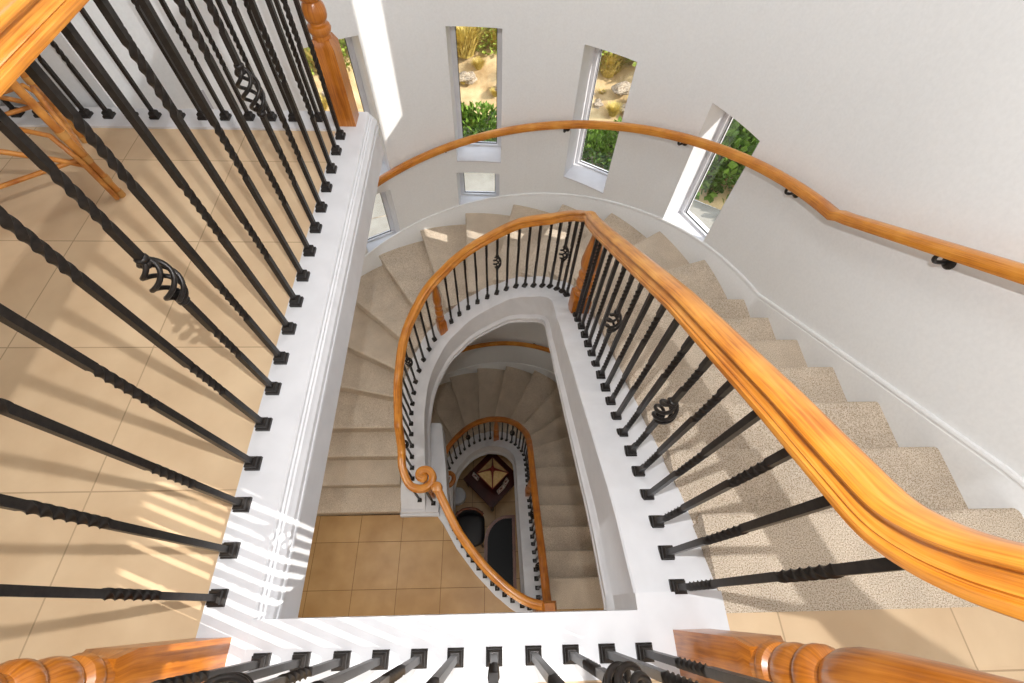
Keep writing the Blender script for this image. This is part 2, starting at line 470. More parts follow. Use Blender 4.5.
def shoe_mb():
    mb = MB()
    def frus(a, b, z0, z1): mb.rings([[(s*x, t*x, z) for s, t in ((1, 1), (-1, 1), (-1, -1), (1, -1))] for x, z in ((a, z0), (b, z1))])
    frus(.0235, .0235, 0, .012); frus(.0235, .019, .012, .017); frus(.0185, .0185, .017, .030); frus(.0185, .0125, .030, .037)
    return mb
PROTO = {}
def proto(kind, H, stair):
    k = (kind, H, stair)
    if k not in PROTO:
        mb, bk = baluster_mesh(kind, H, stair)
        b = mb.build('baluster', M['iron'], None, smooth=46)
        s = shoe_mb().build('shoe', M['iron'], b)
        if bk:
            bb = bk.build('basket', M['iron'], b, smooth=60)
        PROTO[k] = [b, False]
    return PROTO[k]
def place_baluster(rail, kind, H, stair, x, y, z, rot=0):
    e = proto(kind, H, stair)
    off = Vector((x, y, z))-rail.location
    if not e[1]: b = e[0]; b.parent = rail; e[1] = True
    else: b = copy_tree(e[0], rail)
    b.location = off; b.rotation_euler = (0, 0, rot)
    return b
def kinds(i, basket0, per=6):
    if (i-basket0) % per == 0: return 'b'
    return 'd' if i % 2 == 0 else 's'
_rh = [(.036, -.037), (.044, -.033), (.046, -.026), (.045, -.017), (.039, -.014), (.038, -.011), (.041, -.007), (.036, -.003), (.031, .004), (.030, .011), (.033, .018), (.040, .022), (.042, .027), (.040, .033), (.033, .039), (.018, .043)]
RAILP = _rh+[(0, .044)]+[(-a, b) for a, b in _rh[::-1]]
def handrail(pts, rail, scale=.90, name='handrail', m='oak'):
    mb = MB(); mb.sweep([Vector(p)-rail.location for p in pts], [(a*scale, b*scale) for a, b in RAILP], perp=True)
    return mb.build(name, M[m], rail, smooth=35)
def newel_large(rail, x, y, z=0, top=1.30, rot=0):
    c = Vector((x, y, z))-rail.location
    mb = MB(); h = .056
    def sq(a, zz): return [(a, a, zz), (-a, a, zz), (-a, -a, zz), (a, -a, zz)]
    mb.rings([sq(h, 0), sq(h, .405), sq(h-.016, .442)], True, True, [0, .405, .442])
    mb.lathe([(.436, .046), (.455, .043), (.466, .050), (.480, .055), (.494, .050), (.500, .038), (.508, .036), (.515, .045), (.53, .052), (.55, .0535), (.57, .051), (.585, .043), (.592, .040), (.598, .047), (.612, .0555), (.628, .0555), (.640, .047), (.648, .037), (.66, .035), (.672, .044), (.70, .054), (.74, .0575), (.80, .056), (.88, .050), (.98, .041), (1.06, .034), (1.09, .032), (1.10, .040), (1.112, .044), (1.124, .038), (1.14, .036), (1.17, .042)], n=24)
    mb.rings([sq(.046, 1.165), sq(.048, top-.03), sq(.058, top-.03), sq(.058, top-.012), sq(.04, top+.02)], True, True, [1.16, top-.03, top-.03, top-.01, top])
    o = mb.build('newel_post', M['newel'], rail, smooth=40); o.location = c; o.rotation_euler = (0, 0, rot)
    return o
def newel_stair(rail, x, y, z, H=.9, rot=0, h=.05, tall=False):
    c = Vector((x, y, z))-rail.location; mb = MB()
    def sq(a, zz): return [(a, a, zz), (-a, a, zz), (-a, -a, zz), (a, -a, zz)]
    mb.rings([sq(h, 0), sq(h, .205), sq(h-.008, .22)], True, True, [0, .205, .22])
    k = h/.05
    mb.lathe([(q*1.22 if q < .41 else .5+(q-.41)/(H-.41)*(H-.5), r*k) for q, r in [(.175, .040), (.19, .037), (.20, .044), (.215, .048), (.23, .043), (.238, .034), (.25, .034), (.262, .044), (.285, .049), (.31, .045), (.322, .036), (.332, .034), (.345, .044), (.36, .047), (.375, .040), (.385, .033), (.40, .036), (.43, .045), (.47, .049), (.52, .048), (.60, .042), (.70, .034), (.78, .028), (H, .026)]], n=20)
    o = mb.build('newel_post', M['newel'], rail, smooth=40); o.location = c; o.rotation_euler = (0, 0, rot)
    return o

# --- left balcony railing
HL = 1.15
rl = thing('balcony_railing', 'black iron railing with oak handrail along the left ledge', 'railing', (-.826, 1.1, 0))
ysL = [.042, .171, .308, .443, .583, .722, .850, .985, 1.118, 1.252, 1.392, 1.532, 1.664, 1.802, 1.938, 2.078, 2.205]
for i, y in enumerate(ysL):
    place_baluster(rl, kinds(i, 5), HL, False, -.826, y, .012)
handrail([(-.826, y, 1.175) for y in (-.05, .4, .9, 1.4, 1.9, 2.34)], rl)
newel_large(rl, -.815, 2.352, 0)
# --- far railing
rf = thing('balcony_railing', 'far iron railing along the back edge of the tiled balcony', 'railing', (-2.2, 2.354, 0))
xsF = [-.97, -1.106, -1.225, -1.344, -1.472, -1.593, -1.72, -1.848, -1.97, -2.091, -2.21, -2.331, -2.45, -2.57, -2.69]
for i, x in enumerate(xsF):
    place_baluster(rf, kinds(i, 9), HL, False, x, 2.354, .012)
handrail([(x, 2.354, 1.175) for x in (-.87, -1.4, -2., -2.6, -3.2)], rf)
# --- front railing at the camera side
rn = thing('balcony_railing', 'near iron railing on the bottom ledge between two oak newels', 'railing', (-.1, -.12, 0))
xsN = [-.660, -.549, -.436, -.327, -.218, -.1145, -.004, .109, .217, .323, .432]
for i, x in enumerate(xsN):
    place_baluster(rn, 'b' if i in (2, 8) else ('d' if i % 2 == 0 else 's'), HL, False, x, -.121, .012)
handrail([(x, -.121, 1.175) for x in (-.77, -.3, .2, .53)], rn)
newel_large(rn, -.816, -.114, 0); newel_large(rn, .584, -.124, 0)

# --- stair railing (upper)
BU = [(.572, .042+.1033*i) for i in range(17)]+[(.579, 1.785)]
BU += [(.590, 2.205), (.568, 2.28), (.535, 2.348), (.486, 2.418), (.427, 2.47), (.354, 2.516), (.279, 2.56), (.2, 2.592), (.113, 2.62), (.022, 2.63), (-.071, 2.633), (-.17, 2.627), (-.265, 2.61), (-.358, 2.588), (-.445, 2.551), (-.631, 2.442), (-.692, 2.374), (-.757, 2.296), (-.811, 2.213), (-.855, 2.123), (-.880, 2.034), (-.9, 1.942), (-.914, 1.853), (-.920, 1.76), (-.921, 1.664), (-.917, 1.56), (-.917, 1.455), (-.917, 1.351), (-.915, 1.249), (-.836, 1.048), (-.686, 1.014)]
def rail_path(path, start, end_pts, up=.90):
    pts = [Vector((p.x, p.y, p.z+up)) for p in path]
    return pts
ru = thing('stair_railing', 'curving upper stair railing with wide oak handrail ending in a scroll', 'railing', (.572, .04, 0))
HS = .885
def up_rail_z(p):
    k = min(1, max(0, (p.y-.8)/1.2)) if p.x > 0 else 1
    return znose(p.x, p.y)-.10+.915-.095*k
seg1 = [Vector((p.x, p.y, up_rail_z(p))) for p in UPI if p.x > 0 and .30 < p.y < 2.03]
for p in seg1:
    if p.y > 1.85: p.z = -RISE*(p.y-.264)/RUN+.815-.095*min(1, max(0, (p.y-.8)/1.2))
goose = [Vector(p) for p in [(.572, -.14, 1.2), (.572, -.08, 1.198), (.572, -.035, 1.18), (.572, -.012, 1.135), (.572, .006, 1.08), (.572, .026, 1.025), (.572, .056, .968), (.572, .10, .915), (.572, .175, .866)]]
i0 = next(i for i, p in enumerate(UPI) if p.x > .5 and p.y >= 2.03)
seg2 = [Vector((p.x, p.y, up_rail_z(p))) for i, p in enumerate(UPI) if i >= i0 and not (p.x < 0 and p.y < 1.50)]
smooth_z(seg2, 5, 2)
j1 = seg1[-1].z
for k, p in enumerate(seg2[:12]): p.z += (j1-seg2[0].z)*(1-k/12) if k else 0
seg2[0] = Vector((seg1[-1].x, seg1[-1].y, j1))
vol = [Vector((x, y, -F+.985+dz)) for x, y, dz in [(-.917, 1.36, .06), (-.905, 1.20, -.01), (-.83, 1.045, -.04), (-.725, 1.0, -.045), (-.635, 1.03, -.045), (-.608, 1.11, -.045), (-.652, 1.175, -.045), (-.725, 1.170, -.045), (-.742, 1.12, -.045), (-.70, 1.098, -.045)]]
handrail(catmull([tuple(p) for p in goose]+[tuple(seg1[0])], .012)[:-1]+seg1, ru, .87)
rp = seg2+catmull([tuple(seg2[-1])]+[tuple(p) for p in vol], .015)[1:]
handrail(rp, ru, .82)
ALLR = seg1+rp+catmull([tuple(p) for p in goose], .012)
for i, (x, y) in enumerate(BU):
    kd = 'b' if i in (5, 11, 20, 27, 37, 44) else ('d' if i % 2 == 0 else 's')
    z = path_z(UPI, x, y)
    hh = path_z([p for p in ALLR if abs(p.x-x) < .2], x, y)-z-.012
    place_baluster(ru, kd, round(hh, 2), True, x, y, z, math.atan2(y-CY, x-CX) if y > 1.9 else 0)
newel_stair(ru, .612, 1.885, path_z(UPI, .6, 1.9)-.01, .83, 0, .064)
newel_stair(ru, -.541, 2.500, path_z(UPI, -.541, 2.5)-.01, .80, math.radians(28), .042)
mb = MB(); mb.lathe([(-.03, .036), (-.02, .045), (0, .047), (.02, .045), (.032, .03), (.036, 0.001)], n=18)
o = mb.build('scroll_cap', M['oak'], ru, smooth=40); o.location = Vector((-.70, 1.10, -F+.94))-ru.location
newel_stair(ru, -.70, 1.10, -F+.12, .79, 0, .03)

# --- stair railing (lower)
BL = [(0.448, 0.080), (0.447, 0.169), (0.445, 0.261), (0.445, 0.352), (0.443, 0.442), (0.443, 0.534), (0.441, 0.628), (0.437, 0.716), (0.436, 0.809), (0.436, 0.902), (0.436, 0.999), (0.436, 1.097), (0.436, 1.181), (0.436, 1.396), (0.436, 1.48), (0.436, 1.566), (0.437, 1.654), (0.436, 1.750), (0.434, 1.843), (0.424, 1.949), (0.401, 2.039), (0.363, 2.123), (0.319, 2.199), (0.259, 2.270), (0.189, 2.338), (0.112, 2.392), (-0.079, 2.472), (-0.171, 2.490), (-0.260, 2.490), (-0.358, 2.478), (-0.449, 2.458), (-0.536, 2.425), (-0.613, 2.378), (-0.693, 2.326), (-0.767, 2.262), (-0.822, 2.190), (-.866, 2.105), (-.895, 2.015), (-.911, 1.92), (-.917, 1.82), (-.917, 1.72), (-.917, 1.62), (-.917, 1.52), (-.917, 1.42), (-.917, 1.32)]
rlo = thing('stair_railing', 'lower stair railing with dark oak handrail deep down the stairwell', 'railing', (.43, .08, -F))
for i, (x, y) in enumerate(BL):
    kd = 'b' if i in (3, 9, 15, 23, 30, 36) else ('d' if i % 2 == 0 else 's')
    place_baluster(rlo, kd, HS, True, x, y, path_z(LOI, x, y)-F, math.atan2(y-CY, x-CX) if y > 1.9 else 0)
lo_pts = [Vector((p.x, p.y, p.z-F+.905)) for p in LOI if not (p.x > 0 and p.y < .08) and not (p.x < 0 and p.y < 2.02)]
lz = lo_pts[-1].z
lvol = [(-.905, 1.94, lz-.09), (-.89, 1.83, lz-.17), (-.83, 1.76, lz-.2), (-.755, 1.765, lz-.21), (-.70, 1.83, lz-.21), (-.70, 1.92, lz-.21), (-.755, 1.965, lz-.21), (-.81, 1.94, lz-.21), (-.81, 1.88, lz-.21), (-.765, 1.865, lz-.21)]
lp = catmull([(.445, -.02, -F+.99), (.446, .03, -F+.955), tuple(lo_pts[0])], .02)[:-1]+lo_pts+catmull([tuple(lo_pts[-1])]+lvol, .02)[1:]
handrail(lp, rlo, .80, m='newel')  # darker newel wood here paints in the dimness of the lower well
newel_stair(rlo, .018, 2.436, path_z(LOI, .018, 2.436)-F-.01, .9, 0, .045)
newel_stair(rlo, .437, 1.29, path_z(LOI, .437, 1.29)-F-.01, .9, 0, .045)
o = newel_large(rlo, .435, -.02, -F, 1.22)

# --- middle floor balcony railing
rm = thing('balcony_railing', 'curved middle floor balcony railing beside the large beige floor tiles', 'railing', (-.2, .45, -F))
MIDR = [(-.541, .971), (-.449, .801), (-.335, .600), (-.226, .458), (-.095, .308), (.033, .191), (.156, .098), (.282, .032), (.41, .002)]
mp = catmull([(x, y, -F+1.09) for x, y in MIDR], .03)
handrail(mp, rm, .82)
mo = offset_path([Vector((p.x, p.y, 0)) for p in mp], -.022)
d = 0; nxt = .03; cnt = 0
for i in range(1, len(mo)):
    d += (mo[i]-mo[i-1]).length
    if d >= nxt:
        place_baluster(rm, 'd' if cnt % 2 else 's', 1.065, False, mo[i].x, mo[i].y, -F+.025, 0); nxt += .095; cnt += 1
mb = MB(); mb.lathe([(-.04, .03), (-.034, .046), (-.02, .052), (.02, .052), (.036, .046), (.044, .02)], n=18)
o = mb.build('rail_end', M['oak'], rm, smooth=40); o.location = Vector((-.543, .975, -F+1.09))-rm.location

# --- wall handrails
def wall_rail(z0, label, y_start=-.2):
    wr = thing('wall_handrail', label, 'handrail', (XR-.085, 1.0, z0))
    pts = []
    r = RW-.085
    y = y_start
    while y < 1.70: pts.append(Vector((CX+r, y, -RISE*(y-.264)/.274+.885))); y += .06
    zk = -RISE*(1.70-.264)/.274+.885
    pts.append(Vector((CX+r, 1.70, zk))); pts.append(Vector((CX+r, 1.80, zk-.034)))
    for th in range(3, 132, 3):
        pts.append(Vector((*cyl(th, r), zk-.034-RISE*th/15)))
    smooth_z(pts, 1, 1)
    wp = [p+Vector((0, 0, z0))-wr.location for p in pts]
    mb = MB(); mb.sweep(wp, [(.030, -.024), (.034, -.016), (.034, .006), (.028, .02), (.012, .028), (-.012, .028), (-.028, .02), (-.034, .006), (-.034, -.016), (-.030, -.024)], perp=True)
    mb.build('rail', M['oak'], wr, smooth=35)
    spots = [('s', 1.16), ('c', 8.5), ('c', 36), ('c', 65), ('c', 97)]
    for kd, v in spots:
        if kd == 's': p = Vector((CX+r, v, -RISE*(v-.264)/.274+.885)); out = Vector((1, 0, 0))
        else:
            p = Vector((*cyl(v, r), -6*RISE-RISE*(v-3)/15+.92)); out = Vector((math.cos(math.radians(v)), math.sin(math.radians(v)), 0))
            q = min(range(len(pts)), key=lambda i: (pts[i].x-p.x)**2+(pts[i].y-p.y)**2); p.z = pts[q].z
        p = p+Vector((0, 0, z0))-wr.location
        mb = MB()
        a = [p+Vector((0, 0, -.022)), p+Vector((0, 0, -.05)), p+Vector((0, 0, -.068))+out*.014, p+Vector((0, 0, -.075))+out*.035, p+Vector((0, 0, -.075))+out*.085]
        mb.tube(catmull([tuple(x) for x in a], .008), .0085, 8)
        br = mb.build('bracket', M['iron'], wr, smooth=50)
        mb = MB(); b0 = p+Vector((0, 0, -.075))
        u = Vector((0, 0, 1)); w = out.cross(u)
        prof = [(.086, .030), (.079, .030), (.073, .024), (.066, .014)]
        mb.rings([[b0+out*t+(u*math.cos(2*PI*k/18)+w*math.sin(2*PI*k/18))*rr for k in range(18)] for t, rr in prof])
        mb.build('rosette', M['iron'], br, smooth=40)
    return wr
wall_rail(0, 'honey oak handrail on black brackets along the curved white wall above the upper stairs')
wall_rail(-F, 'lower oak wall handrail along the curved wall of the lower stairs, seen through the stairwell', .3)

# ---------------------------------------------------------------- setting: floors
ZB = -.31
def floor_obj(name, boxes, m, label=None):
    mb = MB()
    for b in boxes: mb.box(*b)
    return struct(mb.build(name, m))
floor_obj('floor', [(-6, -.862, -4, 2.272, -.3, 0), (-.862, 1.83, -4, -.183, -.3, 0), (.70, 1.83, -.184, -.03, -.3, -.001)], M['tile_up'])
# middle floor: tile polygon around the curved opening
mb = MB()
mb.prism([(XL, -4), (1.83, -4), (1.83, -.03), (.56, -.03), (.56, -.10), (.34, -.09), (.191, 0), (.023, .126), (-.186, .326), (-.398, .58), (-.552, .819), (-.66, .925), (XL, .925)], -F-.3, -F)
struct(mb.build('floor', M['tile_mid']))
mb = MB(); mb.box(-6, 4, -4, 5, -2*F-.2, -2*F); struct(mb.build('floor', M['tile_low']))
# curb round the middle opening
mb = MB()
opening = [(-.657, 1.965), (-.63, 1.76), (-.585, 1.45), (-.556, 1.16), (-.52, 1.01), (-.45, .862), (-.363, .725), (-.27, .595), (-.185, .494), (-.083, .385), (.025, .289), (.145, .191), (.278, .107), (.31, .06), (.56, .06), (.56, -.10)]
outer_c = [(.31, -.10), (.166, -.022), (-.002, .104), (-.211, .306), (-.423, .562), (-.574, .805), (-.675, .93), (-.78, 1.0), (-.83, 1.35), (-.825, 2.0), (-.68, 2.0)]
mb.prism(opening+outer_c, -F-.36, -F+.025)
struct(mb.build('trim_1', M['white'], bevel=.008))
# ledges of the upper opening
mb = MB()
prof = [(-.862, .012), (-.713, .012), (-.708, .006), (-.706, -.004), (-.699, -.006), (-.697, -.014), (-.690, -.016), (-.684, -.028), (-.676, -.040), (-.674, -.056), (-.681, -.060), (-.681, -.068), (-.674, -.072), (-.672, -.085), (-.683, -.090), (-.683, -.262), (-.862, -.262)]
mb.rings([[(x, y, z) for x, z in prof] for y in (-.184, 2.432)], True, True)
mb.box(-.72, .70, -.184, -.016, -.262, .0115)
mb.box(.43, .70, -.016, .03, -.3, .0115)
mb.box(-3.6, -.862, 2.270, 2.432, ZB, .012)
struct(mb.build('trim_2', M['white'], bevel=.0))

# ---------------------------------------------------------------- setting: walls and windows
WT = .287
WINS = [  # theta0, theta1, z0, z1
    (112.6, 124.6, -1.46, -.206), (82.0, 94.2, -1.425, -.202), (51.9, 63.9, -1.43, -.207), (20.9, 33.6, -1.29, -.21),
    (114.0, 125.6, -2.46, -1.64), (82.4, 94.7, -2.07, -1.56), (18.8, 33.5, .84, 2.75)]
ths = sorted(set([i*3 for i in range(0, 46)]+[i*3 for i in range(45, 61)]+[160]+[w[0] for w in WINS]+[w[1] for w in WINS]))
zs = sorted(set([-2*F, -5.5, -F, -3.0, -.3, 1, 3.4]+[w[2] for w in WINS]+[w[3] for w in WINS]))
def in_win(t, z): return any(w[0]-1e-6 < t < w[1]+1e-6 and w[2]-1e-6 < z < w[3]+1e-6 for w in WINS)
mb = MB()
for i in range(len(ths)-1):
    t0, t1 = ths[i], ths[i+1]; tm = (t0+t1)/2
    for j in range(len(zs)-1):
        z0, z1 = zs[j], zs[j+1]; zm = (z0+z1)/2
        if in_win(tm, zm) or (tm > 160 and zm > -.3): continue
        for r in (RW, RW+WT):
            a, b = cyl(t0, r), cyl(t1, r)
            mb.add([(*a, z0), (*b, z0), (*b, z1), (*a, z1)], [(0, 1, 2, 3)])
for w in WINS:   # reveals
    n = 5
    for k in range(n):
        t0, t1 = w[0]+(w[1]-w[0])*k/n, w[0]+(w[1]-w[0])*(k+1)/n
        for z in (w[2], w[3]):
            mb.add([(*cyl(t0), z), (*cyl(t1), z), (*cyl(t1, RW+WT), z), (*cyl(t0, RW+WT), z)], [(0, 1, 2, 3)])
    for t in (w[0], w[1]):
        mb.add([(*cyl(t), w[2]), (*cyl(t), w[3]), (*cyl(t, RW+WT), w[3]), (*cyl(t, RW+WT), w[2])], [(0, 1, 2, 3)])
wb = mb.build('wall_back', M['wall'], smooth=30); struct(wb)
def window(n, w, label):
    """frame ring (flat bars) set near the outer face, with its pane and black seal"""
    t0, t1, z0, z1 = w; tm = (t0+t1)/2
    ra = RW+(.19 if n == 4 else .235)
    c = Vector((*cyl(tm, ra), (z0+z1)/2))
    fr = MB(); fw = .032
    A = Vector((*cyl(t0, ra), 0)); B = Vector((*cyl(t1, ra), 0))
    ux = (B-A).normalized(); W = 2*RW*math.sin(math.radians(t1-t0)/2)-.004; out = Vector((math.cos(math.radians(tm)), math.sin(math.radians(tm)), 0))
    mt = Matrix(((ux.x, out.x, 0, 0), (ux.y, out.y, 0, 0), (0, 0, 1, 0), (0, 0, 0, 1)))
    H2 = (z1-z0)/2
    org = (A+B)/2; org.z = (z0+z1)/2
    o = bpy.data.objects.new('window_%d' % n, None)
    fr.box(-W/2, -W/2+fw, 0, .05, -H2, H2, mt); fr.box(W/2-fw, W/2, 0, .05, -H2, H2, mt)
    fr.box(-W/2+fw, W/2-fw, 0, .05, -H2, -H2+fw, mt); fr.box(-W/2+fw, W/2-fw, 0, .05, H2-fw, H2, mt)
    # inner step of the frame
    s2 = fw+.012
    fr.box(-W/2+fw, -W/2+s2, .018, .05, -H2+fw, H2-fw, mt); fr.box(W/2-s2, W/2-fw, .018, .05, -H2+fw, H2-fw, mt)
    fo = fr.build('window_%d' % n, M['white'], None); fo.location = org; struct(fo)
    gl = MB(); gl.box(-W/2+s2, W/2-s2, .030, .034, -H2+fw, H2-fw, mt)
    gl.build('pane', M['glass'], fo)
    se = MB(); e = .005
    for x0, x1, za, zb in ((-W/2+s2, -W/2+s2+e, -H2+fw, H2-fw), (W/2-s2-e, W/2-s2, -H2+fw, H2-fw), (-W/2+s2, W/2-s2, -H2+fw, -H2+fw+e)):
        se.box(x0, x1, .022, .030, za, zb, mt)
    se.build('seal', M['black_rubber'], fo)
    # white boards lining the reveal, sill and sides, with a thin bead on the wall face
    li = MB(); nseg = 4
    for t in (t0, t1):
        sg = 1 if t == t0 else -1
        a = Vector((*cyl(t+sg*.03, RW-.003), 0)); b0 = Vector((*cyl(t-sg*.3, ra+.03), 0)); a0 = Vector((*cyl(t-sg*.3, RW+.012), 0))
        b = Vector((org.x, org.y, 0))-ux*sg*(W/2-.002)+out*.03
        vs = [a, b, b0, a0]
        li.prism([((p-org).x, (p-org).y) for p in vs], -H2, H2)
    inner = [cyl(t0+(t1-t0)*k/6, RW-.006) for k in range(7)]; outr = [cyl(t0+(t1-t0)*k/6, ra+.012) for k in range(6, -1, -1)]
    pl = [(x-org.x, y-org.y) for x, y in inner+outr]
    li.prism(pl, -H2, -H2+.012)
    li.build('window_lining', M['white'], fo)
    return fo
for n, w in enumerate(WINS): window(n+1, w, '')
# straight walls
def wall_box(name, x0, x1, y0, y1, z0, z1, m='wall'):
    mb = MB(); mb.box(x0, x1, y0, y1, z0, z1); return struct(mb.build(name, M[m]))
# right wall with the high window behind the camera
WY0, WY1, WZ0, WZ1 = -1.16, -.60, 1.21, 2.43
mb = MB()
for (y0, y1, z0, z1) in ((-4, WY0, -2*F, 3.4), (WY1, CY, -2*F, 3.4), (WY0, WY1, -2*F, WZ0), (WY0, WY1, WZ1, 3.4)):
    mb.box(XR, XR+.22, y0, y1, z0, z1)
struct(mb.build('wall_right', M['wall']))
mb = MB()
mb.box(XR+.10, XR+.15, WY0, WY0+.035, WZ0, WZ1); mb.box(XR+.10, XR+.15, WY1-.035, WY1, WZ0, WZ1)
mb.box(XR+.10, XR+.15, WY0+.035, WY1-.035, WZ0, WZ0+.035); mb.box(XR+.10, XR+.15, WY0+.035, WY1-.035, WZ1-.035, WZ1)
wf = struct(mb.build('window_8', M['white']))
mb = MB(); mb.box(XR+.12, XR+.124, WY0+.035, WY1-.035, WZ0+.035, WZ1-.035); mb.build('pane', M['glass'], wf)
wall_box('wall_left', XL-.2, XL, -4, CY, -2*F, -.3)
# upper flat wall behind the far railing
a = Vector((*cyl(160), 0)); b = Vector((-6.1, 2.50, 0)); dd = (b-a).normalized(); nn = Vector((dd.y, -dd.x, 0))
if nn.y < 0: nn = -nn
mb = MB(); mb.prism([(a.x, a.y), (b.x, b.y), ((b+nn*.2).x, (b+nn*.2).y), ((a+nn*.2).x, (a+nn*.2).y)], -2.4, 3.4)
struct(mb.build('wall_left', M['wall']))
wall_box('wall_front', -6.2, 2.05, -4.2, -4, -2*F, 3.4)
wall_box('wall_left', -6.2, -6, -4, 2.9, -2*F, 3.4)
mb = MB(); mb.box(-6.2, 2.4, -4.2, 4.3, 3.4, 3.6); struct(mb.build('ceiling', M['ceiling']))
# ground floor curved skirting
mb = MB(); mb.sweep([Vector((*cyl(t), -2*F+.14)) for t in range(2, 179, 4)], [(0, 0), (.015, -.004), (.015, -.14), (0, -.14)])
struct(mb.build('baseboard_back', M['white'], smooth=40))

# wall socket behind the far railing
SOCK_T, SOCK_Z = 146.6, -.27
c = Vector((*cyl(SOCK_T, RW-.005), SOCK_Z))
sk = thing('wall_socket', 'small grey socket plate on the white wall behind the far railing', 'socket', tuple(c))
ang = math.radians(SOCK_T+90); mt = Matrix.Rotation(ang, 4, 'Z')
mb = MB(); mb.box(-.045, .045, -.006, .006, -.07, .07, mt); mb.build('plate', M['plate'], sk, bevel=.002)
mb = MB()
for zz in (-.03, .03): mb.box(-.016, .016, -.009, .009, zz-.018, zz+.018, mt)
mb.build('outlet', M['white'], sk)

# ---------------------------------------------------------------- rattan chair
SZ = .64
rc = thing('rattan_chair', 'honey coloured rattan chair with bound corner legs on the balcony tiles', 'chair', (-2.15, 1.9, 0))
def rt(*pts): return [Vector(p)-Vector(rc.location) for p in pts]
legs = [(-1.80, 1.755), (-2.14, 2.16), (-2.36, 1.34), (-2.70, 1.75)]
cen = Vector((-2.25, 1.75, 0))
for i, (x, y) in enumerate(legs):
    p = Vector((x, y, 0)); inw = (cen-p).normalized()
    sidev = Vector((-inw.y, inw.x, 0))
    mb = MB(); mb.tube(rt(p, p+inw*.01+Vector((0, 0, .25)), p+inw*.03+Vector((0, 0, SZ+.01))), .017, 10)
    lg = mb.build('leg', M['rattan'], rc, smooth=50)
    mb = MB(); q = p+sidev*.030; mb.tube(rt(q+Vector((0, 0, .01)), q+inw*.01+Vector((0, 0, .22)), q-sidev*.02+inw*.06+Vector((0, 0, .33)), q-sidev*.03+inw*.2+Vector((0, 0, .36))), .011, 8)
    mb.build('leg_spindle', M['rattan'], lg, smooth=50)
    for zz in (.015, .10, .21, .33):
        cc = p+inw*(.01*zz/.25)+Vector((0, 0, zz)); mb = MB()
        mb.tube(rt(cc-Vector((0, 0, .016)), cc+Vector((0, 0, .016))), .0205, 10)
        mb.build('binding', M['rattan_binding'], lg, smooth=50)
def lp2(i, z): x, y = legs[i]; return Vector((x, y, z))
mb = MB()
for i, j in ((0, 1), (1, 3), (3, 2), (2, 0)):
    a_, b_ = lp2(i, .26), lp2(j, .26); m_ = (a_+b_)/2; m_.z = .40
    mb.tube(catmull([tuple(v) for v in rt(a_+Vector((0, 0, -.10)), a_.lerp(b_, .2)+Vector((0, 0, .02)), m_, a_.lerp(b_, .8)+Vector((0, 0, .02)), b_+Vector((0, 0, -.10)))], .02), .011, 8)
    mb.tube(rt(lp2(i, .22), lp2(j, .22)), .010, 8)
mb.build('stretcher', M['rattan'], rc, smooth=50)
mb = MB()
for i, j in ((0, 1), (1, 3), (3, 2), (2, 0)): mb.tube(rt(lp2(i, SZ), lp2(j, SZ)), .018, 10)
for k in range(1, 14):
    f = k/14; mb.tube(rt(lp2(0, SZ+.005).lerp(lp2(1, SZ+.005), f), lp2(2, SZ+.005).lerp(lp2(3, SZ+.005), f)), .010, 6)
mb.build('seat', M['rattan'], rc, smooth=50)
mb = MB()
A_, B_ = lp2(2, SZ), lp2(3, SZ)
mb.tube(catmull([tuple(v) for v in rt(A_, A_+Vector((-.06, 0, .3)), (A_+B_)/2+Vector((-.12, 0, .5)), B_+Vector((-.06, 0, .3)), B_)], .03), .016, 8)
for k in range(1, 6):
    f = k/6; q = A_.lerp(B_, f); mb.tube(rt(q, q+Vector((-.09, 0, .30+.17*math.sin(PI*f)))), .008, 6)
mb.build('backrest', M['rattan'], rc, smooth=50)

# ---------------------------------------------------------------- ground floor furniture
G = -2*F
et = thing('side_table', 'dark square side table standing diagonally on the bottom floor under the pyramid lamp', 'table', (-.06, 2.10, G))
R45 = Matrix.Rotation(math.radians(45), 4, 'Z')
hw = .385
mb = MB(); mb.box(-hw, hw, -hw, hw, .56, .60, R45); mb.build('tabletop', M['dark_wood'], et, bevel=.006)
mb = MB(); mb.box(-hw+.03, hw-.03, -hw+.03, hw-.03, .48, .56, R45); mb.build('apron', M['dark_wood'], et)
for sx in (-1, 1):
    for sy in (-1, 1):
        mb = MB(); mb.rings([[(sx*(hw-.05)+a*k, sy*(hw-.05)+b*k, z) for a, b in ((1, 1), (-1, 1), (-1, -1), (1, -1))] for k, z in ((.018, 0), (.03, .5))])
        lgm = mb.build('leg', M['dark_wood'], et); lgm.rotation_euler = (0, 0, PI/4)
mb = MB(); mb.box(-hw+.06, hw-.06, -hw+.06, hw-.06, .15, .175, R45); mb.build('shelf', M['dark_wood'], et)
tl = thing('table_lamp', 'square lamp with cream pyramid shade crossed by maroon ribs on the dark side table', 'lamp', (-.047, 2.10, G+.60))
mb = MB(); mb.lathe([(0, .09), (.015, .09), (.03, .05), (.06, .03), (.12, .055), (.20, .06), (.27, .03), (.30, .018), (.50, .012)], n=18); mb.build('base', M['dark_wood'], tl, smooth=40)
sh = .20; zt, zb_ = .66, .40
mb = MB()
cor = [R45 @ Vector((s*sh, t*sh, zb_)) for s, t in ((1, 1), (-1, 1), (-1, -1), (1, -1))]
apx = [R45 @ Vector((s*.022, t*.022, zt)) for s, t in ((1, 1), (-1, 1), (-1, -1), (1, -1))]
mb.rings([[c_*.96 for c_ in []] or [Vector((c_.x*.95, c_.y*.95, zb_)) for c_ in cor], cor, apx, [Vector((p.x*.5, p.y*.5, zt-.02)) for p in apx]], True, True)
shd = mb.build('lamp_shade', M['cream'], tl)
mb = MB()
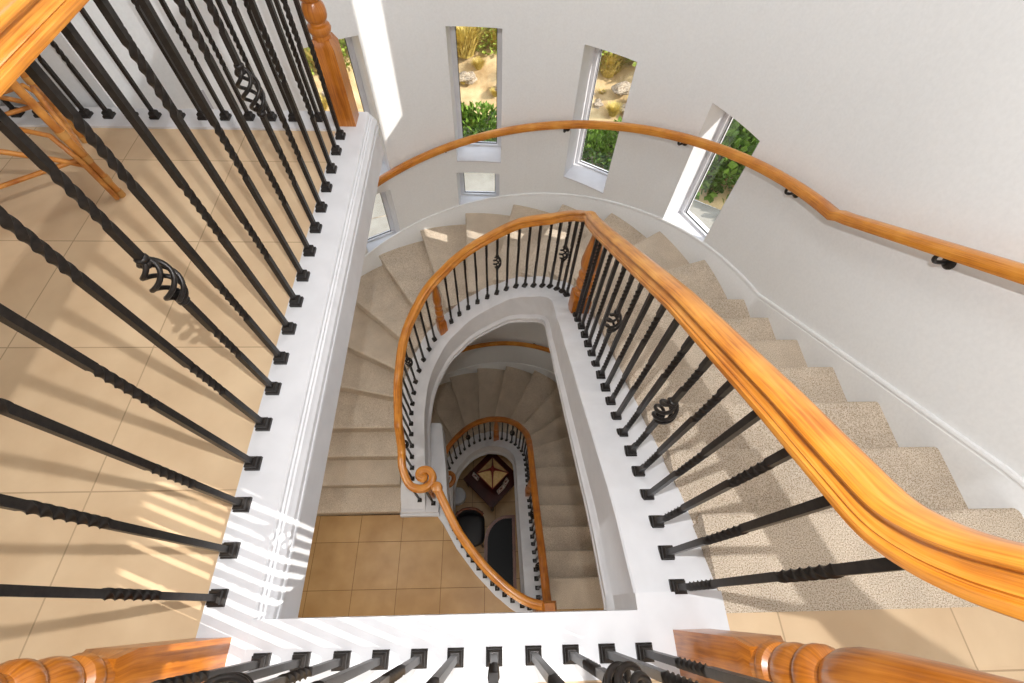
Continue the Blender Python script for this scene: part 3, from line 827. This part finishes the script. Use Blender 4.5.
for c_, p_ in zip(cor, apx):
    mid = c_.lerp(p_, .6); mb.tube([c_+Vector((0, 0, .002)), mid+Vector((0, 0, .004)), p_+Vector((0, 0, .006))], lambda t: .010+.016*t*t, 6)
for i in range(4):
    mb.tube([cor[i], cor[(i+1) % 4]], .010, 6)
mb.lathe([(zt-.02, .05), (zt, .045), (zt+.015, .025), (zt+.03, .015), (zt+.045, .012)], n=12)
mb.build('shade_rib', M['maroon'], shd)
def photo_frame(x, y, rot, w, h, label):
    t_ = thing('photo_frame', label, 'photo frame', (x, y, G+.60), 'photo frames on the dark side table')
    mt = Matrix.Rotation(rot, 4, 'Z') @ Matrix.Rotation(math.radians(-18), 4, 'X')
    fr = MB(); b_ = .014
    fr.box(-w/2, -w/2+b_, -.008, .008, 0, h, mt); fr.box(w/2-b_, w/2, -.008, .008, 0, h, mt); fr.box(-w/2, w/2, -.008, .008, 0, b_, mt); fr.box(-w/2, w/2, -.008, .008, h-b_, h, mt)
    fr.build('frame', M['silver'], t_)
    fr = MB(); fr.box(-w/2+b_, w/2-b_, -.002, .004, b_, h-b_, mt); fr.build('print', M['photo'], t_)
    fr = MB(); fr.box(-.02, .02, .02, .03, 0, h*.8, Matrix.Rotation(rot, 4, 'Z')); fr.build('strut', M['dark_wood'], t_)
photo_frame(.12, 1.87, math.radians(45), .18, .14, 'photo frame with red and white picture at the dark side table front')
photo_frame(.22, 2.0, math.radians(60), .13, .16, 'small photo frame at the right corner of the dark side table')
photo_frame(-.38, 2.11, math.radians(-45), .15, .13, 'photo frame at the left corner of the dark side table')
# armchair
ac = thing('dining_chair', 'black cushioned chair with curved dark wooden crest rail on the bottom floor', 'chair', (-.45, 1.20, G))
mb = MB()
pts = [(-.25, .27), (-.29, 0), (-.25, -.2), (0, -.27), (.22, -.2), (.26, 0), (.22, .27), (0, .31)]
pp = [(p.x, p.y) for p in catmull([(x, y, 0) for x, y in pts+[pts[0]]], .04)[:-1]]
mb.rings([[(x*k, y*k, z) for x, y in pp] for k, z in ((.93, .40), (1, .42), (1, .48), (.94, .51), (.75, .525))], True, True)
mb.build('seat', M['leather'], ac, smooth=50)
mb = MB(); mb.rings([[(x*.9, .24+.05*(1-(x/.23)**2)+o_, z) for x, o_ in [(-.23, 0), (-.12, 0), (0, 0), (.12, 0), (.23, 0), (.23, .035), (.12, .035), (0, .035), (-.12, .035), (-.23, .035)]] for z in (.50, .62, .74, .82)], True, True)
mb.build('backrest', M['leather'], ac, smooth=50)
mb = MB(); mb.tube(catmull([(-.24, .22, .84), (-.12, .30, .87), (0, .315, .885), (.12, .30, .87), (.24, .22, .84)], .03), .024, 8)
mb.build('crest_rail', M['walnut'], ac, smooth=50)
for sx, sy in ((-.2, -.2), (.2, -.2), (-.21, .24), (.21, .24)):
    mb = MB(); mb.tube([(sx*1.08, sy*1.08, 0), (sx, sy, .42), (sx, sy+(.02 if sy > 0 else 0), .84 if sy > 0 else .43)], lambda t: .015+.006*t, 8); mb.build('leg', M['dark_wood'], ac, smooth=50)
# glass topped table
gt = thing('console_table', 'dark wooden table with a rounded end and black glass top beside the black chair', 'table', (.08, .66, G))
def rounded(w, l, r, n=10):
    p = [(w, -l)]+[(w, l)]
    p = [(w, -l), (w, l)]+[(w-.12-(2*w-.12)*(1-math.cos(a))/1.0*1.0 if False else w-.1-(2*w-.1)*math.sin(a), l-(r)*(1-math.cos(a))) for a in [i*PI/2/n for i in range(1, n+1)]]+[(-w, -l)]
    return p
ow = rounded(.27, .76, .42); iw = [(x*.80, y*.93) for x, y in ow]
mb = MB(); n_ = len(ow)
mb.rings([[(x, y, .70) for x, y in ow], [(x, y, .745) for x, y in ow], [(x, y, .745) for x, y in iw], [(x, y, .725) for x, y in iw], [(x, y, .70) for x, y in iw]], True, False)
for r_ in range(1):
    o_ = 0
    for j in range(n_): mb.f.append((o_+j, o_+(j+1) % n_, 4*n_+(j+1) % n_, 4*n_+j))
mb.build('table_rim', M['walnut'], gt)
mb = MB(); mb.prism(iw, .715, .735); mb.build('glass_top', M['table_glass'], gt)
for x, y in ((.22, -.70), (-.22, -.70), (.22, .70), (-.20, .30)):
    mb = MB(); mb.rings([[(x+a_*k, y+b_*k, z) for a_, b_ in ((1, 1), (-1, 1), (-1, -1), (1, -1))] for k, z in ((.015, 0), (.025, .70))]); mb.build('leg', M['dark_wood'], gt)
# starting plinth under the lower scroll
mb = MB(); mb.lathe([(0, .16), (.02, .165), (.13, .165), (.15, .155), (.155, .13)], n=28); o = mb.build('stair_plinth', M['white'], None, smooth=40)
o.location = (-.735, 1.89, G); tag(o, 'round white plinth at the foot of the lower railing on the bottom floor', 'plinth')

# ---------------------------------------------------------------- outdoors
GZ = -F-.05
mb = MB()
def polar(r, th): return (r*math.cos(math.radians(th)), r*math.sin(math.radians(th)))
R0, R1 = 1.9, 7.0
rings = []
for th in range(-40, 171, 6):
    x0, y0 = CX+2.42*math.cos(math.radians(th)), CY+2.42*math.sin(math.radians(th)); x1, y1 = polar(R1, th)
    rings.append([(x0, y0, GZ), (x1, y1, GZ), (x1, y1, GZ-.2), (x0, y0, GZ-.2)])
mb.rings(rings, True, True); pv = struct(mb.build('paving', M['paving']), 'pale concrete paving outside the curved wall', 'paving')
def jt(th):
    a_, b_ = polar(4.6, th), polar(7.0, th)
# dark joints in the paving
mb = MB()
for th in (50, 72, 86.5, 104, 122):
    ax, ay = polar(4.5, th); bx, by = polar(6.95, th-3); dx, dy = bx-ax, by-ay; l_ = math.hypot(dx, dy); px, py = -dy/l_*.012, dx/l_*.012
    mb.prism([(ax-px, ay-py), (bx-px, by-py), (bx+px, by+py), (ax+px, ay+py)], GZ-.01, GZ+.003)
for k in range(-20, 150, 5):
    a0, a1 = polar(5.9, k), polar(5.9, k+5); b0, b1 = polar(5.92, k), polar(5.92, k+5)
    mb.prism([a0, b0, b1, a1], GZ-.01, GZ+.003)
mb.build('paving_joint', M['rock'], pv)
def hill_z(r, th):
    return GZ+.15+.42*max(0, r-7.6)+.12*math.sin(th*.31+r*1.3)+.08*math.sin(r*2.7+th*.9)
mb = MB(); rs = [7.0+.4*i for i in range(46)]; tt = list(range(-40, 176, 4))
vs = [(*polar(r, th), hill_z(r, th) if r > 7 else GZ) for th in tt for r in rs]
n_ = len(rs); fs = [(i*n_+j, i*n_+j+1, (i+1)*n_+j+1, (i+1)*n_+j) for i in range(len(tt)-1) for j in range(n_-1)]
mb.add(vs, fs); struct(mb.build('hillside', M['soil'], smooth=180), 'dry sandy hillside rising beyond the windows', 'ground')
def leaf_cloud(n, rx, ry, rz, size, flat=.5):
    mb = MB()
    for _ in range(n):
        while True:
            p = Vector((random.uniform(-1, 1), random.uniform(-1, 1), random.uniform(-.2, 1)))
            if .35 < p.length < 1: break
        q = Vector((p.x*rx, p.y*ry, max(0.0, p.z)*rz))
        dirn = (p+Vector((random.uniform(-.7, .7), random.uniform(-.7, .7), random.uniform(-.2, .8)))).normalized()
        sd = dirn.cross(Vector((random.uniform(-1, 1), random.uniform(-1, 1), random.uniform(-1, 1)))).normalized()
        s_ = size*random.uniform(.6, 1.3); b_ = q+dirn*s_*.5+sd*s_*.28; c_ = q+dirn*s_; d_ = q+dirn*s_*.5-sd*s_*.28
        mb.add([q, b_, c_, d_], [(0, 1, 2, 3)])
    return mb
def blade_cloud(n, r, h):
    mb = MB()
    for _ in range(n):
        a_ = random.uniform(0, 2*PI); rr = r*.35*math.sqrt(random.random()); q = Vector((rr*math.cos(a_), rr*math.sin(a_), 0))
        a2 = a_+random.uniform(-.9, .9); out = Vector((math.cos(a2), math.sin(a2), 0)); hh = h*random.uniform(.5, 1.1); sp = r*random.uniform(.2, .9)
        sd = Vector((-out.y, out.x, 0))*.014
        m1 = q+out*sp*.35+Vector((0, 0, hh*.65)); tp = q+out*sp+Vector((0, 0, hh))
        mb.add([q-sd, q+sd, m1+sd, tp, m1-sd], [(0, 1, 2, 4), (4, 2, 3)])
    return mb
def stems(n, r, h):
    mb = MB()
    for k in range(n):
        a_ = 2*PI*k/n; mb.tube([(0, 0, -.1), (r*.4*math.cos(a_), r*.4*math.sin(a_), h*.4), (r*.7*math.cos(a_), r*.7*math.sin(a_), h*.8)], .018, 5)
    return mb
def make_plant(name, fol, stem, m, loc, label, cat, group):
    t_ = thing(name, label, cat, loc, group)
    fol.build('foliage', M[m], t_); stem.build('stem', M['rock'], t_)
    return t_
hd = make_plant('hedge_shrub', leaf_cloud(1500, .55, .55, .75, .13), stems(6, .5, .6), 'hedge', (0, 0, GZ), 'clipped green hedge shrub along the paving outside the windows', 'shrub', 'hedge shrubs outside the windows')
sb = make_plant('wild_shrub', leaf_cloud(1300, .7, .7, .95, .12), stems(6, .5, .8), 'olive', (0, 0, GZ), 'olive green wild shrub on the dry hillside outside', 'shrub', 'wild shrubs on the hillside')
gs = make_plant('dry_grass', blade_cloud(800, .8, .95), stems(4, .1, .2), 'gold', (0, 0, GZ), 'golden dry grass clump on the hillside outside', 'grass', 'dry grass clumps on the hillside')
def scatter(src, spots, lift=-.05):
    for i, (r, th, s_) in enumerate(spots):
        o_ = src if i == 0 else copy_tree(src, None)
        z_ = GZ if r < 7.3 else hill_z(r, th)
        o_.location = (*polar(r, th), z_+lift); o_.scale = (s_, s_, s_*random.uniform(.85, 1.1)); o_.rotation_euler = (0, 0, random.uniform(0, 6.28))
scatter(hd, [((7.85 if th < 64 else 7.35)+.08*math.sin(i*2.1), th, (1.4 if th < 64 else .9)*random.uniform(.92, 1.08)) for i, th in enumerate([36, 42, 47.5, 52.5, 57, 61.5, 67, 71.5, 75.5, 79.5, 84, 88.5, 92, 95.5, 99.5, 104, 108, 112, 117, 123])], -.12)
WV = (50, 54, 57, 60, 63, 69, 71, 73, 75, 77, 80, 86, 88.5, 90.5, 92.5, 94.5, 96.5, 99, 103, 106, 109, 112, 115, 119)
scatter(sb, [(9.35+.75*((i*37) % 10)/10, th, random.uniform(.62, .95)) for i, th in enumerate(WV)], -.1)
scatter(gs, [(8.95+.4*((i*53) % 10)/10, th+1, random.uniform(.4, .62)) for i, th in enumerate(WV) if i % 2 == 0]+[(7.95+.9*((i*29) % 11)/11, th-.6, random.uniform(.12, .24)) for i, th in enumerate(WV)], -.03)
mb = MB()
bm = bmesh.new(); bmesh.ops.create_icosphere(bm, subdivisions=3, radius=1)
for v in bm.verts:
    p = v.co; k = 1+.16*math.sin(p.x*5.1+1)*math.cos(p.y*4.3)+.12*math.sin(p.z*7+p.x*3); v.co = Vector((p.x*k, p.y*k*.85, p.z*k*.6))
me = bpy.data.meshes.new('boulder'); bm.to_mesh(me); bm.free(); me.materials.append(M['rock'])
rk0 = bpy.data.objects.new('boulder', me); COL.objects.link(rk0); tag(rk0, 'pale boulder lying on the dry hillside outside', 'rock', 'boulders on the hillside')
for i, (r, th) in enumerate([(8.5, 74), (8.75, 71.5), (8.3, 76.5), (8.6, 78), (8.2, 72.5), (8.5, 93.5), (8.3, 89), (8.6, 57), (8.4, 110), (8.7, 106)]):
    o_ = rk0 if i == 0 else rk0.copy()
    if i: COL.objects.link(o_)
    s_ = random.uniform(.09, .2); o_.location = (*polar(r, th), hill_z(r, th)+s_*.2); o_.scale = (s_*1.2, s_, s_); o_.rotation_euler = (0, 0, random.uniform(0, 6))

# ---------------------------------------------------------------- light
def lamp(kind, name, loc, energy, col=(1, 1, 1), **kw):
    l_ = bpy.data.lights.new(name, kind); l_.energy = energy; l_.color = col
    for k, v in kw.items(): setattr(l_, k, v)
    o_ = bpy.data.objects.new(name, l_); COL.objects.link(o_); o_.location = loc; return o_
sun = lamp('SUN', 'sun', (5, -5, 8), 5.5, (1, .95, .88), angle=.006)
az = math.radians(20); el = math.radians(35.5)
sd = Vector((-math.cos(az)*math.cos(el), math.sin(az)*math.cos(el), -math.sin(el)))
sun.rotation_euler = sd.to_track_quat('-Z', 'Y').to_euler()
lamp('SPOT', 'pendant_light', (0, .15, 2.06), 128, (1, 1, 1), shadow_soft_size=.012, spot_size=math.radians(152), spot_blend=.25)  # unseen flash-like light above the camera, placed by the baluster shadows
for x, y, e in ((-.3, 2.4, 26), (.9, 1.0, 12)):
    o_ = lamp('AREA', 'ceiling_light', (x, y, 3.38), e, (.97, .985, 1), shape='DISK', size=1.1)  # added soft fill from above for even ambient light, no fitting there
o_ = lamp('AREA', 'window_daylight', (-1.2, -3.9, 1.7), 62, (.93, .965, 1), shape='RECTANGLE', size=4.5, size_y=2.3)  # added fill washing the curved wall; the front wall has no window
o_.rotation_euler = (math.radians(84), 0, 0)
lamp('AREA', 'ceiling_light', (-1.75, .7, -.35), 13, (1, .97, .92), shape='DISK', size=.5)  # added fill hidden under the balcony to lift the left flight
lamp('AREA', 'ceiling_light', (-1.0, -2.2, -F+3.25), 46, (1, .95, .87), shape='DISK', size=.9)  # added fill brightening the middle floor, out of view
lamp('AREA', 'ceiling_light', (.2, -1.6, -2*F+3.2), 24, (1, .9, .78), shape='DISK', size=.8)  # added unseen fill for the bottom floor
W = bpy.data.worlds.new('sky'); S.world = W; W.use_nodes = True
nt = W.node_tree; bg = nt.nodes['Background']
bg.inputs[0].default_value = (.80, .88, 1.0, 1); bg.inputs[1].default_value = 1.7

# ---------------------------------------------------------------- camera
cam = bpy.data.cameras.new('camera'); co = bpy.data.objects.new('camera', cam); COL.objects.link(co)
cam.sensor_width = 36; cam.lens = 455/1024*36; cam.clip_start = .02; cam.clip_end = 200
fpx = 455.0
dn = Vector((495.5-512, 607.5-341.5, fpx)).normalized()
vv = Vector((493-512, -448-341.5, fpx)); vv = (vv-dn*(vv@dn)).normalized()
xx = vv.cross(-dn)
# rows: world axes in image-camera coordinates (x right, y down, z forward)
Rw = Matrix((xx, vv, -dn))
Rc = Rw @ Matrix(((1, 0, 0), (0, -1, 0), (0, 0, -1)))
co.matrix_world = Matrix.Translation((0, 0, 1.6)) @ Rc.to_4x4()
S.camera = co
S.view_settings.view_transform = 'Standard'; S.view_settings.look = 'None'; S.view_settings.gamma = 1; S.view_settings.use_curve_mapping = False
S.view_settings.exposure = 0.0
